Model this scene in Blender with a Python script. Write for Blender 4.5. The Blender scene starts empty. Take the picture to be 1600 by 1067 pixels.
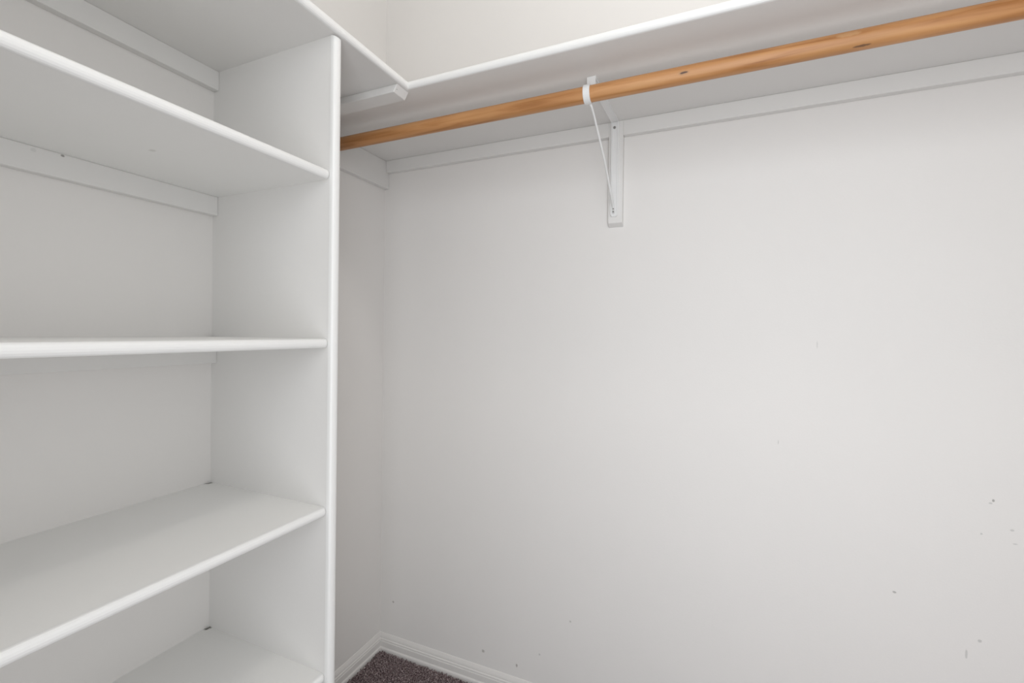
import bpy, bmesh, math, random
import numpy as np
from mathutils import Vector, Matrix

S = bpy.context.scene
COL = S.collection

# ------------------------------------------------------------------ camera
YAW, PITCH, ROLL, FPX, SY = math.radians(23.5519), math.radians(-0.2082), math.radians(0.6752), 713.5028, -11.7209
fw = Vector((-math.sin(YAW) * math.cos(PITCH), math.cos(YAW) * math.cos(PITCH), math.sin(PITCH)))
rt0 = Vector((math.cos(YAW), math.sin(YAW), 0)); up0 = rt0.cross(fw)
rt = rt0 * math.cos(ROLL) + up0 * math.sin(ROLL); up = rt.cross(fw)
cam = bpy.data.cameras.new('camera'); cam_o = bpy.data.objects.new('camera', cam); COL.objects.link(cam_o)
cam.sensor_fit = 'HORIZONTAL'; cam.sensor_width = 36; cam.lens = FPX / 1600 * 36
cam.shift_y = SY / 1600; cam.clip_start = .02
M = Matrix((rt, up, -fw)).transposed().to_4x4(); M.translation = Vector((.9891, -1.209, 1.0415))
cam_o.matrix_world = M
S.camera = cam_o

# ------------------------------------------------------------------ light and exposure
S.view_settings.view_transform = 'Standard'; S.view_settings.look = 'None'
S.view_settings.gamma = 1; S.view_settings.use_curve_mapping = False
S.view_settings.exposure = 0.01
W = bpy.data.worlds.new('world'); S.world = W; W.use_nodes = True
W.node_tree.nodes['Background'].inputs[0].default_value = (.9, .95, 1, 1)
W.node_tree.nodes['Background'].inputs[1].default_value = .3
RX, RY, RZ = 2.3, -1.45, 2.44            # right wall, front wall, ceiling


def area(name, loc, rot, sx, sy, power, col):
    l = bpy.data.lights.new(name, 'AREA'); l.shape = 'RECTANGLE'; l.size = sx; l.size_y = sy
    l.energy = power; l.color = col
    o = bpy.data.objects.new(name, l); COL.objects.link(o); o.location = loc; o.rotation_euler = rot
    return o


# soft daylight reaching the closet through its doorway from the room outside
area('doorway_daylight', (1.17, RY - .03, 1.02), (math.radians(90), 0, 0), .76, 2.0, 16.9, (.937, .966, 1))
lamp = bpy.data.lights.new('ceiling_lamp', 'POINT'); lamp.energy = 5.5; lamp.shadow_soft_size = .07; lamp.color = (1, .965, .925)
lamp_o = bpy.data.objects.new('ceiling_lamp', lamp); COL.objects.link(lamp_o); lamp_o.location = (1.05, -.75, 2.30)

# ------------------------------------------------------------------ measured sizes (metres)
ZS, TS = 1.5912, .0172          # underside and thickness of the top shelf
D, DS = .3452, .3337            # depth of panel / bay shelves
DY = .3484                      # depth of the back shelf
P, TP = .5469, .0170            # panel face and thickness
Z = [1.3406, 1.0252, .7099, .3977]
TN = .0170
TC, HC, HL, HU = .0172, .0380, .0867, .0400
E_ = .008
CARPET = -.006                  # subfloor below the pile tips
YEND = -1.44                    # far end of the shelving, beside the camera

# ------------------------------------------------------------------ helpers


def mesh_obj(name, bm, mat, parent=None, loc=(0, 0, 0), smooth=False):
    """verts of bm are given in room coordinates; the object's origin is loc (or the parent's root)"""
    base = Vector(loc)
    p = parent
    while p is not None:
        base = Vector(p['_base']) if False else BASE[p.name]
        break
    bmesh.ops.recalc_face_normals(bm, faces=bm.faces)
    bmesh.ops.translate(bm, verts=bm.verts, vec=-base)
    me = bpy.data.meshes.new(name); bm.to_mesh(me); bm.free()
    if smooth:
        for f in me.polygons: f.use_smooth = True
    me.materials.append(mat)
    o = bpy.data.objects.new(name, me); COL.objects.link(o)
    if parent: o.parent = parent
    else: o.location = loc
    BASE[o.name] = base
    return o


BASE = {}


def thing(name, label, cat, loc, group=None):
    o = bpy.data.objects.new(name, None); COL.objects.link(o); o.location = loc; o.empty_display_size = .05
    o['label'] = label; o['category'] = cat
    if group: o['group'] = group
    BASE[o.name] = Vector(loc)
    return o


def box(bm, a, b, bev=0, seg=1):
    x0, y0, z0 = [min(p, q) for p, q in zip(a, b)]; x1, y1, z1 = [max(p, q) for p, q in zip(a, b)]
    v = [bm.verts.new(p) for p in ((x0, y0, z0), (x1, y0, z0), (x1, y1, z0), (x0, y1, z0), (x0, y0, z1), (x1, y0, z1), (x1, y1, z1), (x0, y1, z1))]
    fs = [bm.faces.new([v[i] for i in q]) for q in ((0, 3, 2, 1), (4, 5, 6, 7), (0, 1, 5, 4), (1, 2, 6, 5), (2, 3, 7, 6), (3, 0, 4, 7))]
    if bev:
        es = list({e for f in fs for e in f.edges})
        bmesh.ops.bevel(bm, geom=es, offset=bev, segments=seg, affect='EDGES', profile=.5)
    return v


def new_box(a, b, bev=0, seg=1):
    bm = bmesh.new(); box(bm, a, b, bev, seg); return bm


def sweep(bm, prof, path, closed_prof=True):
    """prof: list of (u, v); path: list of functions (u, v) -> point; caps at both ends"""
    rings = [[bm.verts.new(f(u, v)) for u, v in prof] for f in path]
    n = len(prof)
    for r0, r1 in zip(rings, rings[1:]):
        for i in range(n if closed_prof else n - 1):
            j = (i + 1) % n
            bm.faces.new((r0[i], r0[j], r1[j], r1[i]))
    if closed_prof:
        bm.faces.new(rings[0][::-1]); bm.faces.new(rings[-1])
    return rings


def tube(bm, pts, r, seg=16, cap=True):
    pts = [Vector(p) for p in pts]; rings = []
    t0 = (pts[1] - pts[0]).normalized()
    n = t0.orthogonal().normalized()
    for i, p in enumerate(pts):
        if i == 0: t = t0
        elif i == len(pts) - 1: t = (pts[i] - pts[i - 1]).normalized()
        else: t = ((pts[i] - pts[i - 1]).normalized() + (pts[i + 1] - pts[i]).normalized()).normalized()
        n = (n - t * n.dot(t)).normalized(); b = t.cross(n)
        rr = r[i] if isinstance(r, (list, tuple)) else r
        rings.append([bm.verts.new(p + (n * math.cos(a) + b * math.sin(a)) * rr) for a in [2 * math.pi * k / seg for k in range(seg)]])
    for a, b_ in zip(rings, rings[1:]):
        for i in range(seg):
            f = bm.faces.new((a[i], a[(i + 1) % seg], b_[(i + 1) % seg], b_[i])); f.smooth = True
    if cap:
        bm.faces.new(rings[0][::-1]); bm.faces.new(rings[-1])


def nosing_prof(depth, h, n=8):
    """rounded front strip: u runs outwards from the board, v upwards"""
    r = min(h / 2, depth) * .98
    pts = [(0, 0)]
    for k in range(n + 1):
        a = -math.pi / 2 + math.pi * k / n
        pts.append((depth - r * .72 + r * .72 * math.cos(a), h / 2 + h / 2 * math.sin(a)))
    pts.append((0, h))
    return pts


# ------------------------------------------------------------------ materials


def node_mat(name):
    m = bpy.data.materials.new(name); m.use_nodes = True
    nt = m.node_tree; return m, nt, nt.nodes['Principled BSDF']


def lk(nt, a, b): nt.links.new(a, b)


def add_marks(nt, col_socket, marks, base):
    """small nail heads, scuffs and chips: ellipses of their own colour fixed to the surface"""
    tc = nt.nodes.new('ShaderNodeTexCoord')
    nz = nt.nodes.new('ShaderNodeTexNoise'); nz.inputs['Scale'].default_value = 160; lk(nt, tc.outputs['Object'], nz.inputs['Vector'])
    for c, r, col in marks:
        s = nt.nodes.new('ShaderNodeVectorMath'); s.operation = 'SUBTRACT'; lk(nt, tc.outputs['Object'], s.inputs[0]); s.inputs[1].default_value = Vector(c) - Vector(base)
        d = nt.nodes.new('ShaderNodeVectorMath'); d.operation = 'DIVIDE'; lk(nt, s.outputs[0], d.inputs[0]); d.inputs[1].default_value = r
        l = nt.nodes.new('ShaderNodeVectorMath'); l.operation = 'LENGTH'; lk(nt, d.outputs[0], l.inputs[0])
        a = nt.nodes.new('ShaderNodeMath'); a.operation = 'ADD'; lk(nt, l.outputs['Value'], a.inputs[0]); lk(nt, nz.outputs['Fac'], a.inputs[1])
        mr = nt.nodes.new('ShaderNodeMapRange'); lk(nt, a.outputs[0], mr.inputs['Value'])
        mr.inputs['From Min'].default_value = 1.7; mr.inputs['From Max'].default_value = 1.2
        mx = nt.nodes.new('ShaderNodeMix'); mx.data_type = 'RGBA'; lk(nt, mr.outputs[0], mx.inputs[0])
        lk(nt, col_socket, mx.inputs[6]); mx.inputs[7].default_value = (*col, 1)
        col_socket = mx.outputs[2]
    return col_socket


def paint(name, col, rough=.55, bump=.15, scale=260, var=.012, marks=(), base=(0, 0, 0), stretch=(1, 1, 1), spec=.4):
    m, nt, b = node_mat(name)
    tc = nt.nodes.new('ShaderNodeTexCoord')
    mp = nt.nodes.new('ShaderNodeMapping'); mp.inputs['Scale'].default_value = stretch; lk(nt, tc.outputs['Object'], mp.inputs['Vector'])
    n1 = nt.nodes.new('ShaderNodeTexNoise'); n1.inputs['Scale'].default_value = 3.2; n1.inputs['Detail'].default_value = 4; lk(nt, mp.outputs[0], n1.inputs['Vector'])
    r = nt.nodes.new('ShaderNodeValToRGB'); lk(nt, n1.outputs['Fac'], r.inputs[0])
    r.color_ramp.elements[0].position = .3; r.color_ramp.elements[1].position = .7
    r.color_ramp.elements[0].color = (*[c * (1 - var) for c in col], 1); r.color_ramp.elements[1].color = (*[min(1, c * (1 + var)) for c in col], 1)
    sock = r.outputs[0]
    if marks: sock = add_marks(nt, sock, marks, base)
    lk(nt, sock, b.inputs['Base Color'])
    b.inputs['Roughness'].default_value = rough; b.inputs['Specular IOR Level'].default_value = spec
    n2 = nt.nodes.new('ShaderNodeTexNoise'); n2.inputs['Scale'].default_value = scale; n2.inputs['Detail'].default_value = 3; lk(nt, mp.outputs[0], n2.inputs['Vector'])
    n3 = nt.nodes.new('ShaderNodeTexNoise'); n3.inputs['Scale'].default_value = 9; n3.inputs['Detail'].default_value = 1; lk(nt, mp.outputs[0], n3.inputs['Vector'])
    ad = nt.nodes.new('ShaderNodeMath'); ad.operation = 'MULTIPLY_ADD'; lk(nt, n3.outputs['Fac'], ad.inputs[0]); ad.inputs[1].default_value = 2.0; lk(nt, n2.outputs['Fac'], ad.inputs[2])
    bp = nt.nodes.new('ShaderNodeBump'); bp.inputs['Strength'].default_value = bump; bp.inputs['Distance'].default_value = .001
    lk(nt, ad.outputs[0], bp.inputs['Height']); lk(nt, bp.outputs[0], b.inputs['Normal'])
    return m


WALL = (.81, .790, .766)
TRIM = (.865, .860, .838)
DK = (.42, .41, .39)
GR = (.63, .62, .60)
BASE_COL = (.76, .74, .715)
wall_marks_back = []
m_wall = paint('wall_paint', WALL, .6, .14, 230, .008)
m_ceil = paint('ceiling_paint', (.85, .84, .82), .8, .3, 120)
m_trim = paint('trim_gloss_paint', TRIM, .38, .12, 120, .01, stretch=(1, 1, 1))
m_flat = paint('satin_board_paint', (.775, .763, .742), .45, .12, 120, .01)
m_base = paint('baseboard_paint', BASE_COL, .4, .1, 120, .012)
m_nose = paint('edge_gloss_paint', (.85, .848, .832), .3, .25, 70, .01)
m_metal = paint('white_enamel', (.82, .82, .81), .3, .02, 90, .004)
m_gap = paint('open_joint', (.10, .10, .09), .9, 0, 90, .0)

# screws
m_screw, nt, b = node_mat('zinc_screw'); b.inputs['Metallic'].default_value = .9; b.inputs['Roughness'].default_value = .38
nz = nt.nodes.new('ShaderNodeTexNoise'); nz.inputs['Scale'].default_value = 400
rp = nt.nodes.new('ShaderNodeValToRGB'); rp.color_ramp.elements[0].color = (.18, .18, .17, 1); rp.color_ramp.elements[1].color = (.42, .41, .4, 1)
lk(nt, nz.outputs['Fac'], rp.inputs[0]); lk(nt, rp.outputs[0], b.inputs['Base Color'])

# wood of the hanging rod
RODY, RODZ, RODR = -.2604, 1.5461, .0166


def wood(base):
    m, nt, b = node_mat('pine_wood')
    tc = nt.nodes.new('ShaderNodeTexCoord')
    mp = nt.nodes.new('ShaderNodeMapping'); mp.inputs['Scale'].default_value = (2.2, 34, 34); lk(nt, tc.outputs['Object'], mp.inputs['Vector'])
    n = nt.nodes.new('ShaderNodeTexNoise'); n.inputs['Scale'].default_value = 2.4; n.inputs['Detail'].default_value = 6; n.inputs['Distortion'].default_value = .5; lk(nt, mp.outputs[0], n.inputs['Vector'])
    r = nt.nodes.new('ShaderNodeValToRGB'); lk(nt, n.outputs['Fac'], r.inputs[0])
    e = r.color_ramp.elements; e[0].position = .3; e[0].color = (.38, .155, .045, 1); e[1].position = .72; e[1].color = (.62, .325, .135, 1)
    k = e.new(.5); k.color = (.54, .26, .10, 1)
    mp2 = nt.nodes.new('ShaderNodeMapping'); mp2.inputs['Scale'].default_value = (1.3, 6, 6); lk(nt, tc.outputs['Object'], mp2.inputs['Vector'])
    n2 = nt.nodes.new('ShaderNodeTexNoise'); n2.inputs['Scale'].default_value = 3.0; lk(nt, mp2.outputs[0], n2.inputs['Vector'])
    r2 = nt.nodes.new('ShaderNodeValToRGB'); lk(nt, n2.outputs['Fac'], r2.inputs[0])
    r2.color_ramp.elements[0].position = .35; r2.color_ramp.elements[0].color = (.86, .84, .80, 1)
    r2.color_ramp.elements[1].position = .65; r2.color_ramp.elements[1].color = (1.0, 1.0, 1.0, 1)
    mx = nt.nodes.new('ShaderNodeMix'); mx.data_type = 'RGBA'; mx.blend_type = 'MULTIPLY'; mx.inputs[0].default_value = 1
    lk(nt, r.outputs[0], mx.inputs[6]); lk(nt, r2.outputs[0], mx.inputs[7])
    fy = RODY - RODR
    marks = [((.935, fy, RODZ - .0035), (.012, .012, .0045), (.50, .26, .11)),
             ((.935, fy, RODZ - .0035), (.0065, .01, .0019), (.10, .045, .02)),
             ((1.195, fy, RODZ + .005), (.018, .012, .004), (.50, .27, .12)),
             ((1.216, fy + .0085, RODZ - .0146), (.012, .004, .0012), (.20, .10, .05))]
    sock = add_marks(nt, mx.outputs[2], marks, base)
    lk(nt, sock, b.inputs['Base Color'])
    b.inputs['Roughness'].default_value = .42
    bp = nt.nodes.new('ShaderNodeBump'); bp.inputs['Strength'].default_value = .12; bp.inputs['Distance'].default_value = .0006
    lk(nt, n.outputs['Fac'], bp.inputs['Height']); lk(nt, bp.outputs[0], b.inputs['Normal'])
    return m


# carpet
def carpet_mat():
    m, nt, b = node_mat('carpet')
    tc = nt.nodes.new('ShaderNodeTexCoord')
    n = nt.nodes.new('ShaderNodeTexNoise'); n.inputs['Scale'].default_value = 300; n.inputs['Detail'].default_value = 3; lk(nt, tc.outputs['Object'], n.inputs['Vector'])
    r = nt.nodes.new('ShaderNodeValToRGB'); lk(nt, n.outputs['Fac'], r.inputs[0])
    e = r.color_ramp.elements
    e[0].position = .34; e[0].color = (.080, .052, .054, 1); e[1].position = .68; e[1].color = (.66, .57, .56, 1)
    k = e.new(.5); k.color = (.23, .17, .172, 1)
    lk(nt, r.outputs[0], b.inputs['Base Color']); b.inputs['Roughness'].default_value = .95
    b.inputs['Specular IOR Level'].default_value = .15
    return m


m_carpet = carpet_mat()

# ------------------------------------------------------------------ the room


def struct(name, bm, mat, parent=None, loc=(0, 0, 0)):
    o = mesh_obj(name, bm, mat, parent, loc)
    if parent is None: o['kind'] = 'structure'
    return o


WT = .10
struct('floor', new_box((-WT, WT, CARPET - .05), (RX + WT, RY - WT, CARPET)), m_carpet)
struct('ceiling', new_box((-WT, WT, RZ), (RX + WT, RY - WT, RZ + .1)), m_ceil)
BACK_MARKS = [((1.505, 0, .720), (.0022, .01, .0028), DK), ((1.501, 0, .714), (.0028, .01, .0018), GR), ((1.351, 0, .502), (.0034, .01, .0024), (.50, .49, .47)),
              ((1.207, 0, 1.022), (.0014, .01, .010), (.70, .69, .67)), ((1.134, 0, .796), (.0010, .01, .005), GR), ((1.468, 0, .405), (.0020, .01, .009), GR),
              ((1.533, 0, .666), (.003, .01, .002), GR), ((1.488, 0, .651), (.002, .01, .002), GR), ((1.538, 0, .640), (.004, .01, .0014), GR),
              ((.052, 0, .160), (.0034, .01, .0034), (.50, .48, .45)), ((.489, 0, .085), (.0026, .01, .005), (.46, .44, .42)), ((.558, 0, .137), (.0026, .01, .0026), GR),
              ((.381, 0, .095), (.005, .01, .004), (.55, .53, .50)), ((1.488, 0, .437), (.003, .01, .003), (.60, .59, .57)), ((.646, 0, .253), (.003, .01, .003), (.62, .61, .58))]
m_wall_back = paint('wall_paint_marked', WALL, .6, .14, 230, .008, marks=BACK_MARKS)
struct('wall_left', new_box((-WT, WT, CARPET - .05), (0, RY - WT, RZ)), m_wall)
struct('wall_back', new_box((0, 0, CARPET - .05), (RX, WT, RZ)), m_wall_back)
struct('wall_right', new_box((RX, WT, CARPET - .05), (RX + WT, RY - WT, RZ)), m_wall)
DX0, DX1, DZ = .78, 1.56, 2.05
bm = bmesh.new()
box(bm, (0, RY, CARPET - .05), (DX0, RY - WT, RZ)); box(bm, (DX1, RY, CARPET - .05), (RX, RY - WT, RZ)); box(bm, (DX0, RY, DZ), (DX1, RY - WT, RZ))
struct('wall_front', bm, m_wall)
bm = bmesh.new()
box(bm, (DX0 - .06, RY + .015, 0), (DX0, RY, DZ + .06), .003); box(bm, (DX1, RY + .015, 0), (DX1 + .06, RY, DZ + .06), .003); box(bm, (DX0, RY + .015, DZ), (DX1, RY, DZ + .06), .003)
struct('trim_1', bm, m_trim)

# baseboards: moulded profile, (distance from wall, height)
BB = [(0, CARPET), (.0125, CARPET), (.0130, .004), (.0126, .0075), (.0108, .0098), (.0094, .0106), (.0092, .0118), (.0100, .0128), (.0100, .0275),
      (.0082, .0292), (.0080, .0302), (.0092, .0318), (.0086, .0345), (.0064, .0362), (.0060, .0375), (.0066, .0388), (.0052, .0430), (.0018, .0500), (0, .0512)]


def bb_back(): bm = bmesh.new(); sweep(bm, BB, [lambda u, v: (u, -u, v), lambda u, v: (RX - u, -u, v)]); return bm
def bb_left(y1): bm = bmesh.new(); sweep(bm, BB, [lambda u, v: (u, -u, v), lambda u, v: (u, y1, v)]); return bm
def bb_right(): bm = bmesh.new(); sweep(bm, BB, [lambda u, v: (RX - u, -u, v), lambda u, v: (RX - u, RY, v)]); return bm


struct('baseboard_back', bb_back(), m_base)
struct('baseboard_left', bb_left(-P), m_base)
struct('baseboard_right', bb_right(), m_base)

# carpet pile: short twisted tufts
rng = np.random.default_rng(4)
sp = .0052
gx, gy = np.meshgrid(np.arange(.016, 1.2, sp), np.arange(-1.1, -.016, sp))
N = gx.size
bx_ = gx.ravel() + rng.uniform(-.5, .5, N) * sp; by_ = gy.ravel() + rng.uniform(-.5, .5, N) * sp
keep = (by_ > -P + .004) | (bx_ > D + .02)
bx_, by_ = bx_[keep], by_[keep]; N = len(bx_)
ang = rng.uniform(0, 2 * math.pi, N); hh = rng.uniform(.0055, .0085, N); w = rng.uniform(.0016, .0026, N)
lx = rng.normal(0, .0022, N); ly = rng.normal(0, .0022, N)
V = np.zeros((N, 6, 3))
for k in range(3):
    a = ang + k * 2 * math.pi / 3
    V[:, k, 0] = bx_ + np.cos(a) * w * .8; V[:, k, 1] = by_ + np.sin(a) * w * .8; V[:, k, 2] = CARPET
    a2 = a + .9
    V[:, 3 + k, 0] = bx_ + lx + np.cos(a2) * w; V[:, 3 + k, 1] = by_ + ly + np.sin(a2) * w; V[:, 3 + k, 2] = CARPET + hh + rng.uniform(-.0008, .0008, N)
Fq = []
base_i = (np.arange(N) * 6)[:, None]
quads = np.concatenate([base_i + np.array([[0, 1, 4, 3]]), base_i + np.array([[1, 2, 5, 4]]), base_i + np.array([[2, 0, 3, 5]])])
tris = base_i + np.array([[3, 4, 5]])
me = bpy.data.meshes.new('carpet_pile')
me.from_pydata(V.reshape(-1, 3).tolist(), [], quads.tolist() + tris.tolist())
me.materials.append(m_carpet)
co = bpy.data.objects.new('carpet_pile', me); COL.objects.link(co)
co['kind'] = 'stuff'; co['label'] = 'plum grey speckled cut pile carpet covering the closet floor'; co['category'] = 'carpet'

# ------------------------------------------------------------------ L-shaped top shelf
T = thing('closet_shelf', 'white L-shaped top shelf running along both walls above the rod', 'shelf', (0, 0, ZS))
mesh_obj('shelf_board', new_box((0, 0, ZS), (RX, -DY, ZS + TS)), m_flat, T)
mesh_obj('shelf_board', new_box((0, -DY, ZS), (D, YEND, ZS + TS)), m_flat, T)
fx, fy = D + E_, -DY - E_
pf = nosing_prof(E_, TS)
bm = bmesh.new()
sweep(bm, pf, [lambda u, v: (D + u, -DY - u, ZS + v), lambda u, v: (D + u, YEND, ZS + v)])
mesh_obj('edge_strip', bm, m_nose, T)
bm = bmesh.new()
sweep(bm, pf, [lambda u, v: (D + u, -DY - u, ZS + v), lambda u, v: (RX, -DY - u, ZS + v)])
mesh_obj('edge_strip', bm, m_nose, T)
# wall cleats
XB, WB, ZB, TB = .757, .0370, 1.3285, .0165
bm = new_box((TC, 0, ZS - HC), (XB - WB / 2, -TC, ZS), .0012); mesh_obj('wall_cleat', bm, m_flat, T)
bm = new_box((XB + WB / 2, 0, ZS - HC), (RX, -TC, ZS), .0012); mesh_obj('wall_cleat', bm, m_flat, T)
bm = new_box((0, 0, ZS - HL), (TC, -P, ZS), .0012); mesh_obj('wall_cleat', bm, m_flat, T)
bm = new_box((0, -P - TP, ZS - HU), (TC, YEND + TP, ZS), .0012); mesh_obj('wall_cleat', bm, m_flat, T)
# batten under the joint of the two boards, its end cut on a slope
bm = bmesh.new()
y0, y1, hb = -.382, -.340, .0165
pr = [(TC, ZS), (.3435, ZS), (.3335, ZS - hb), (TC, ZS - hb)]
a = [bm.verts.new((x, y0, z)) for x, z in pr]; c = [bm.verts.new((x, y1, z)) for x, z in pr]
bm.faces.new(a); bm.faces.new(c[::-1])
for i in range(4): bm.faces.new((a[i], c[i], c[(i + 1) % 4], a[(i + 1) % 4]))
bmesh.ops.bevel(bm, geom=list(bm.edges), offset=.001, segments=1, affect='EDGES')
bt = mesh_obj('joint_batten', bm, m_flat, T)
bm = bmesh.new(); tube(bm, [(.3360 + .0002, -.376, ZS - .0085), (.3372 + .0010, -.376, ZS - .0088)], .0012, 10)
mesh_obj('nail_head', bm, m_screw, bt)

# ------------------------------------------------------------------ shelving unit on the left
U = thing('shelving_unit', 'white built-in shelving unit with four open shelves against the left wall', 'shelving', (0, -P, 0))


def side_panel(y_in, y_out):
    pn = mesh_obj('side_panel', new_box((.0, y_in, CARPET), (D - .011, y_out, ZS)), m_flat, U)
    w = abs(y_out - y_in); ya, yb = max(y_in, y_out), min(y_in, y_out)
    bm = bmesh.new(); pf = nosing_prof(.011, w + .0015, 8)
    top = ZS - .0
    sweep(bm, pf, [lambda u, v: (D - .011 + u, ya + .0 - v, CARPET), lambda u, v: (D - .011 + u, ya - v, top - u * .35)])
    mesh_obj('edge_strip', bm, m_nose, pn)
    return pn


side_panel(-P, -P - TP)
side_panel(YEND + TP, YEND)
yl, yr_ = YEND + TP, -P - TP
for i, z in enumerate(Z):
    bm = bmesh.new()
    # board with the small notch left open at its back corner beside the panel
    zt, zb = z, z - TN
    out = [(0, yl), (DS - .010, yl), (DS - .010, yr_), (.004, yr_), (.004, yr_ - .007), (0, yr_ - .009)]
    a = [bm.verts.new((x, y, zb)) for x, y in out]; c = [bm.verts.new((x, y, zt)) for x, y in out]
    bm.faces.new(a[::-1]); bm.faces.new(c)
    for k in range(len(out)): bm.faces.new((a[k], a[(k + 1) % 6], c[(k + 1) % 6], c[k]))
    mk = [((.001, yr_ - .003, zt), (.009, .010, .003), (.13, .12, .11))]
    if i == 0: mk.append(((.172, -.773, zb), (.006, .004, .003), (.72, .71, .68)))
    sh = mesh_obj('shelf', bm, paint('shelf_paint', TRIM, .38, .12, 120, .01, marks=mk, base=(0, -P, 0)), U)
    bm = bmesh.new(); pf = nosing_prof(.010, TN)
    # strip ends rounded over just before the panel
    def at(y, s):
        return lambda u, v: (DS - .010 + u * s, y, zt - TN / 2 + (v - TN / 2) * (.55 + .45 * s))
    sweep(bm, pf, [at(yl, 1), at(yr_ - .005, 1), at(yr_ - .0022, .97), at(yr_ - .0006, .88), at(yr_, .76)])
    mesh_obj('edge_strip', bm, m_nose, sh)
    ct = zb
    cl = new_box((0, yl, ct - HU), (TC, yr_, ct), .0012)
    mesh_obj('wall_cleat', cl, m_flat if i else paint('cleat_paint', (.775, .763, .742), .38, .12, 120, .01, base=(0, -P, 0),
             marks=[((TC, -.855, 1.317), (.01, .003, .003), (.70, .69, .67)), ((TC, -.820, 1.3205), (.01, .0024, .0018), (.35, .34, .32))]), sh)

# ------------------------------------------------------------------ hanging rod
R_ = thing('closet_rod', 'round bare wood hanging rod under the back shelf', 'closet rod', (TC, RODY, RODZ))
bm = bmesh.new(); tube(bm, [(TC + .002 + (RX - .018 - TC) * k / 24, RODY, RODZ) for k in range(25)], RODR, 48)
mesh_obj('rod', bm, wood((TC, RODY, RODZ)), R_)
for xa, s in ((TC, 1),):
    bm = bmesh.new(); tube(bm, [(xa, RODY, RODZ), (xa + s * .004, RODY, RODZ)], .026, 32); mesh_obj('rod_socket', bm, m_metal, R_)

# ------------------------------------------------------------------ shelf and rod bracket with its backing board
K = thing('shelf_bracket', 'white metal shelf and rod bracket on a short backing board on the back wall', 'bracket', (XB, 0, ZB))
# backing board, underside cut on a slope
bm = bmesh.new()
pr = [(0, ZS), (-TB, ZS), (-TB, ZB), (0, ZB - .0085)]
a = [bm.verts.new((XB - WB / 2, y, z)) for y, z in pr]; c = [bm.verts.new((XB + WB / 2, y, z)) for y, z in pr]
bm.faces.new(a); bm.faces.new(c[::-1])
for i in range(4): bm.faces.new((a[i], c[i], c[(i + 1) % 4], a[(i + 1) % 4]))
bmesh.ops.bevel(bm, geom=list(bm.edges), offset=.0009, segments=1, affect='EDGES')
mesh_obj('backing_board', bm, m_flat, K)
# vertical plate: pressed channel with a rounded foot
PX = .7545; pw = .0105; zt, zb = ZS - .0015, 1.3445
bm = bmesh.new()
sec = [(-pw, 0), (-pw, -.0045), (-pw + .0016, -.0058), (-pw + .0032, -.0058), (-pw + .0042, -.0030), (pw - .0042, -.0030), (pw - .0032, -.0058), (pw - .0016, -.0058), (pw, -.0045), (pw, 0)]
sweep(bm, sec, [lambda u, v: (PX + u, -TB + v, zt), lambda u, v: (PX + u, -TB + v, zb + .008), lambda u, v: (PX + u * .86, -TB + v * .9, zb + .003), lambda u, v: (PX + u * .6, -TB + v * .6, zb)])
mesh_obj('wall_plate', bm, m_metal, K)
# horizontal arm under the shelf
ay0, ay1 = -TB, -.244
bm = bmesh.new()
AX = .7475
def armx(y): t = (y - ay0) / (ay1 - ay0); return PX + (AX - PX) * t
sec = [(-.0095, 0), (-.0095, -.0030), (-.0088, -.0036), (-.0070, -.0030), (.0070, -.0030), (.0088, -.0036), (.0095, -.0030), (.0095, 0)]
sweep(bm, sec, [lambda u, v: (armx(ay0) + u, ay0 - .006, ZS + v), lambda u, v: (armx(ay1) + u, ay1, ZS + v)])
mesh_obj('shelf_arm', bm, m_metal, K)
# drop tab and cup hook around the rod
def ribbon(bm, pts, xc, wd, th=.0022):
    """pts in (y, z); flat strip of width wd following the points"""
    P2 = [Vector((0, y, z)) for y, z in pts]; rings = []
    for i, p in enumerate(P2):
        t = (P2[min(i + 1, len(P2) - 1)] - P2[max(i - 1, 0)]).normalized(); n = Vector((0, -t.z, t.y)) * th / 2
        x0, x1 = (xc[i] if isinstance(xc, list) else xc) - wd / 2, (xc[i] if isinstance(xc, list) else xc) + wd / 2
        rings.append([bm.verts.new(q) for q in (Vector((x0, p.y, p.z)) + n, Vector((x1, p.y, p.z)) + n, Vector((x1, p.y, p.z)) - n, Vector((x0, p.y, p.z)) - n)])
    for r0, r1 in zip(rings, rings[1:]):
        for i in range(4): bm.faces.new((r0[i], r0[(i + 1) % 4], r1[(i + 1) % 4], r1[i]))
    bm.faces.new(rings[0][::-1]); bm.faces.new(rings[-1])
HX = .7475
bm = bmesh.new()
ribbon(bm, [(-.2452, ZS - .0002), (-.2452, ZS - .020)], HX, .0185, .0022)
mesh_obj('drop_tab', bm, m_metal, K)
bm = bmesh.new()
rr = RODR + .0016
pts = []
for k in range(19):
    an = math.radians(118 + (345 - 118) * k / 18)     # from above the front, under, up the back
    pts.append((RODY + rr * math.cos(an), RODZ + rr * math.sin(an)))
ribbon(bm, pts, .7445, .0140, .0026)
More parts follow.
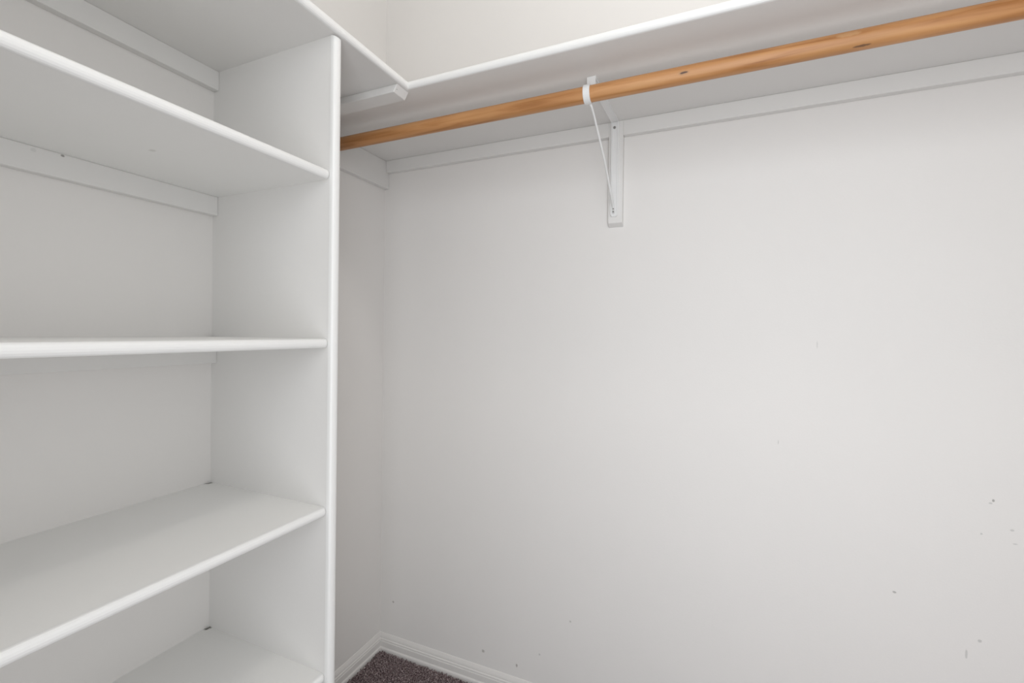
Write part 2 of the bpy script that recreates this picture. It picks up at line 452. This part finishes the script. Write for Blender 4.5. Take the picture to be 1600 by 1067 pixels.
bmesh.ops.bevel(bm, geom=[e for e in bm.edges if len(e.link_faces) == 2 and e.calc_face_angle(0) > .8], offset=.0006, segments=1, affect='EDGES')
mesh_obj('rod_hook', bm, m_metal, K)
# diagonal wire brace
bm = bmesh.new()
tube(bm, [(.7485, RODY + .006, RODZ - rr), (.7492, RODY + .014, RODZ - rr - .003), (.7502, RODY + .030, RODZ - rr - .0125), (.7530, -.13, 1.450), (.7532, -TB - .013, 1.374), (.7535, -TB - .006, 1.366), (.7535, -TB - .005, 1.352)], [.0024, .0024, .0024, .0026, .0024, .0024, .0022], 12)
mesh_obj('brace', bm, m_metal, K)
for z in (ZS - .0165, 1.3635, 1.3560):
    bm = bmesh.new(); r0 = .0034 if z > 1.5 else .0020
    d0 = .003 if z > 1.5 else .0065
    tube(bm, [(PX - .001, -TB - .002, z), (PX - .001, -TB - d0 - .0012, z), (PX - .001, -TB - d0 - .002, z)], [r0, r0, r0 * .6], 14)
    mesh_obj('screw', bm, m_screw, K)

# ------------------------------------------------------------------ ceiling light overhead
L = thing('ceiling_light', 'round flush ceiling light with a white glass dome', 'ceiling light', (1.05, -.75, RZ))
bm = bmesh.new(); tube(bm, [(1.05, -.75, RZ), (1.05, -.75, RZ - .03)], [.15, .145], 40); mesh_obj('base', bm, m_metal, L)
m_dome, nt, b = node_mat('lit_glass')
nz = nt.nodes.new('ShaderNodeTexNoise'); nz.inputs['Scale'].default_value = 30
rp = nt.nodes.new('ShaderNodeValToRGB'); rp.color_ramp.elements[0].color = (.86, .85, .82, 1); rp.color_ramp.elements[1].color = (.92, .91, .88, 1)
lk(nt, nz.outputs['Fac'], rp.inputs[0]); lk(nt, rp.outputs[0], b.inputs['Base Color'])
b.inputs['Emission Color'].default_value = (1, .965, .925, 1); b.inputs['Emission Strength'].default_value = 1.2
bm = bmesh.new(); tube(bm, [(1.05, -.75, RZ - .03 - .028 * math.sin(k / 8 * math.pi / 2)) for k in range(9)], [.13 * math.cos(k / 8 * math.pi / 2 * .97) for k in range(9)], 40)
mesh_obj('glass_dome', bm, m_dome, L)
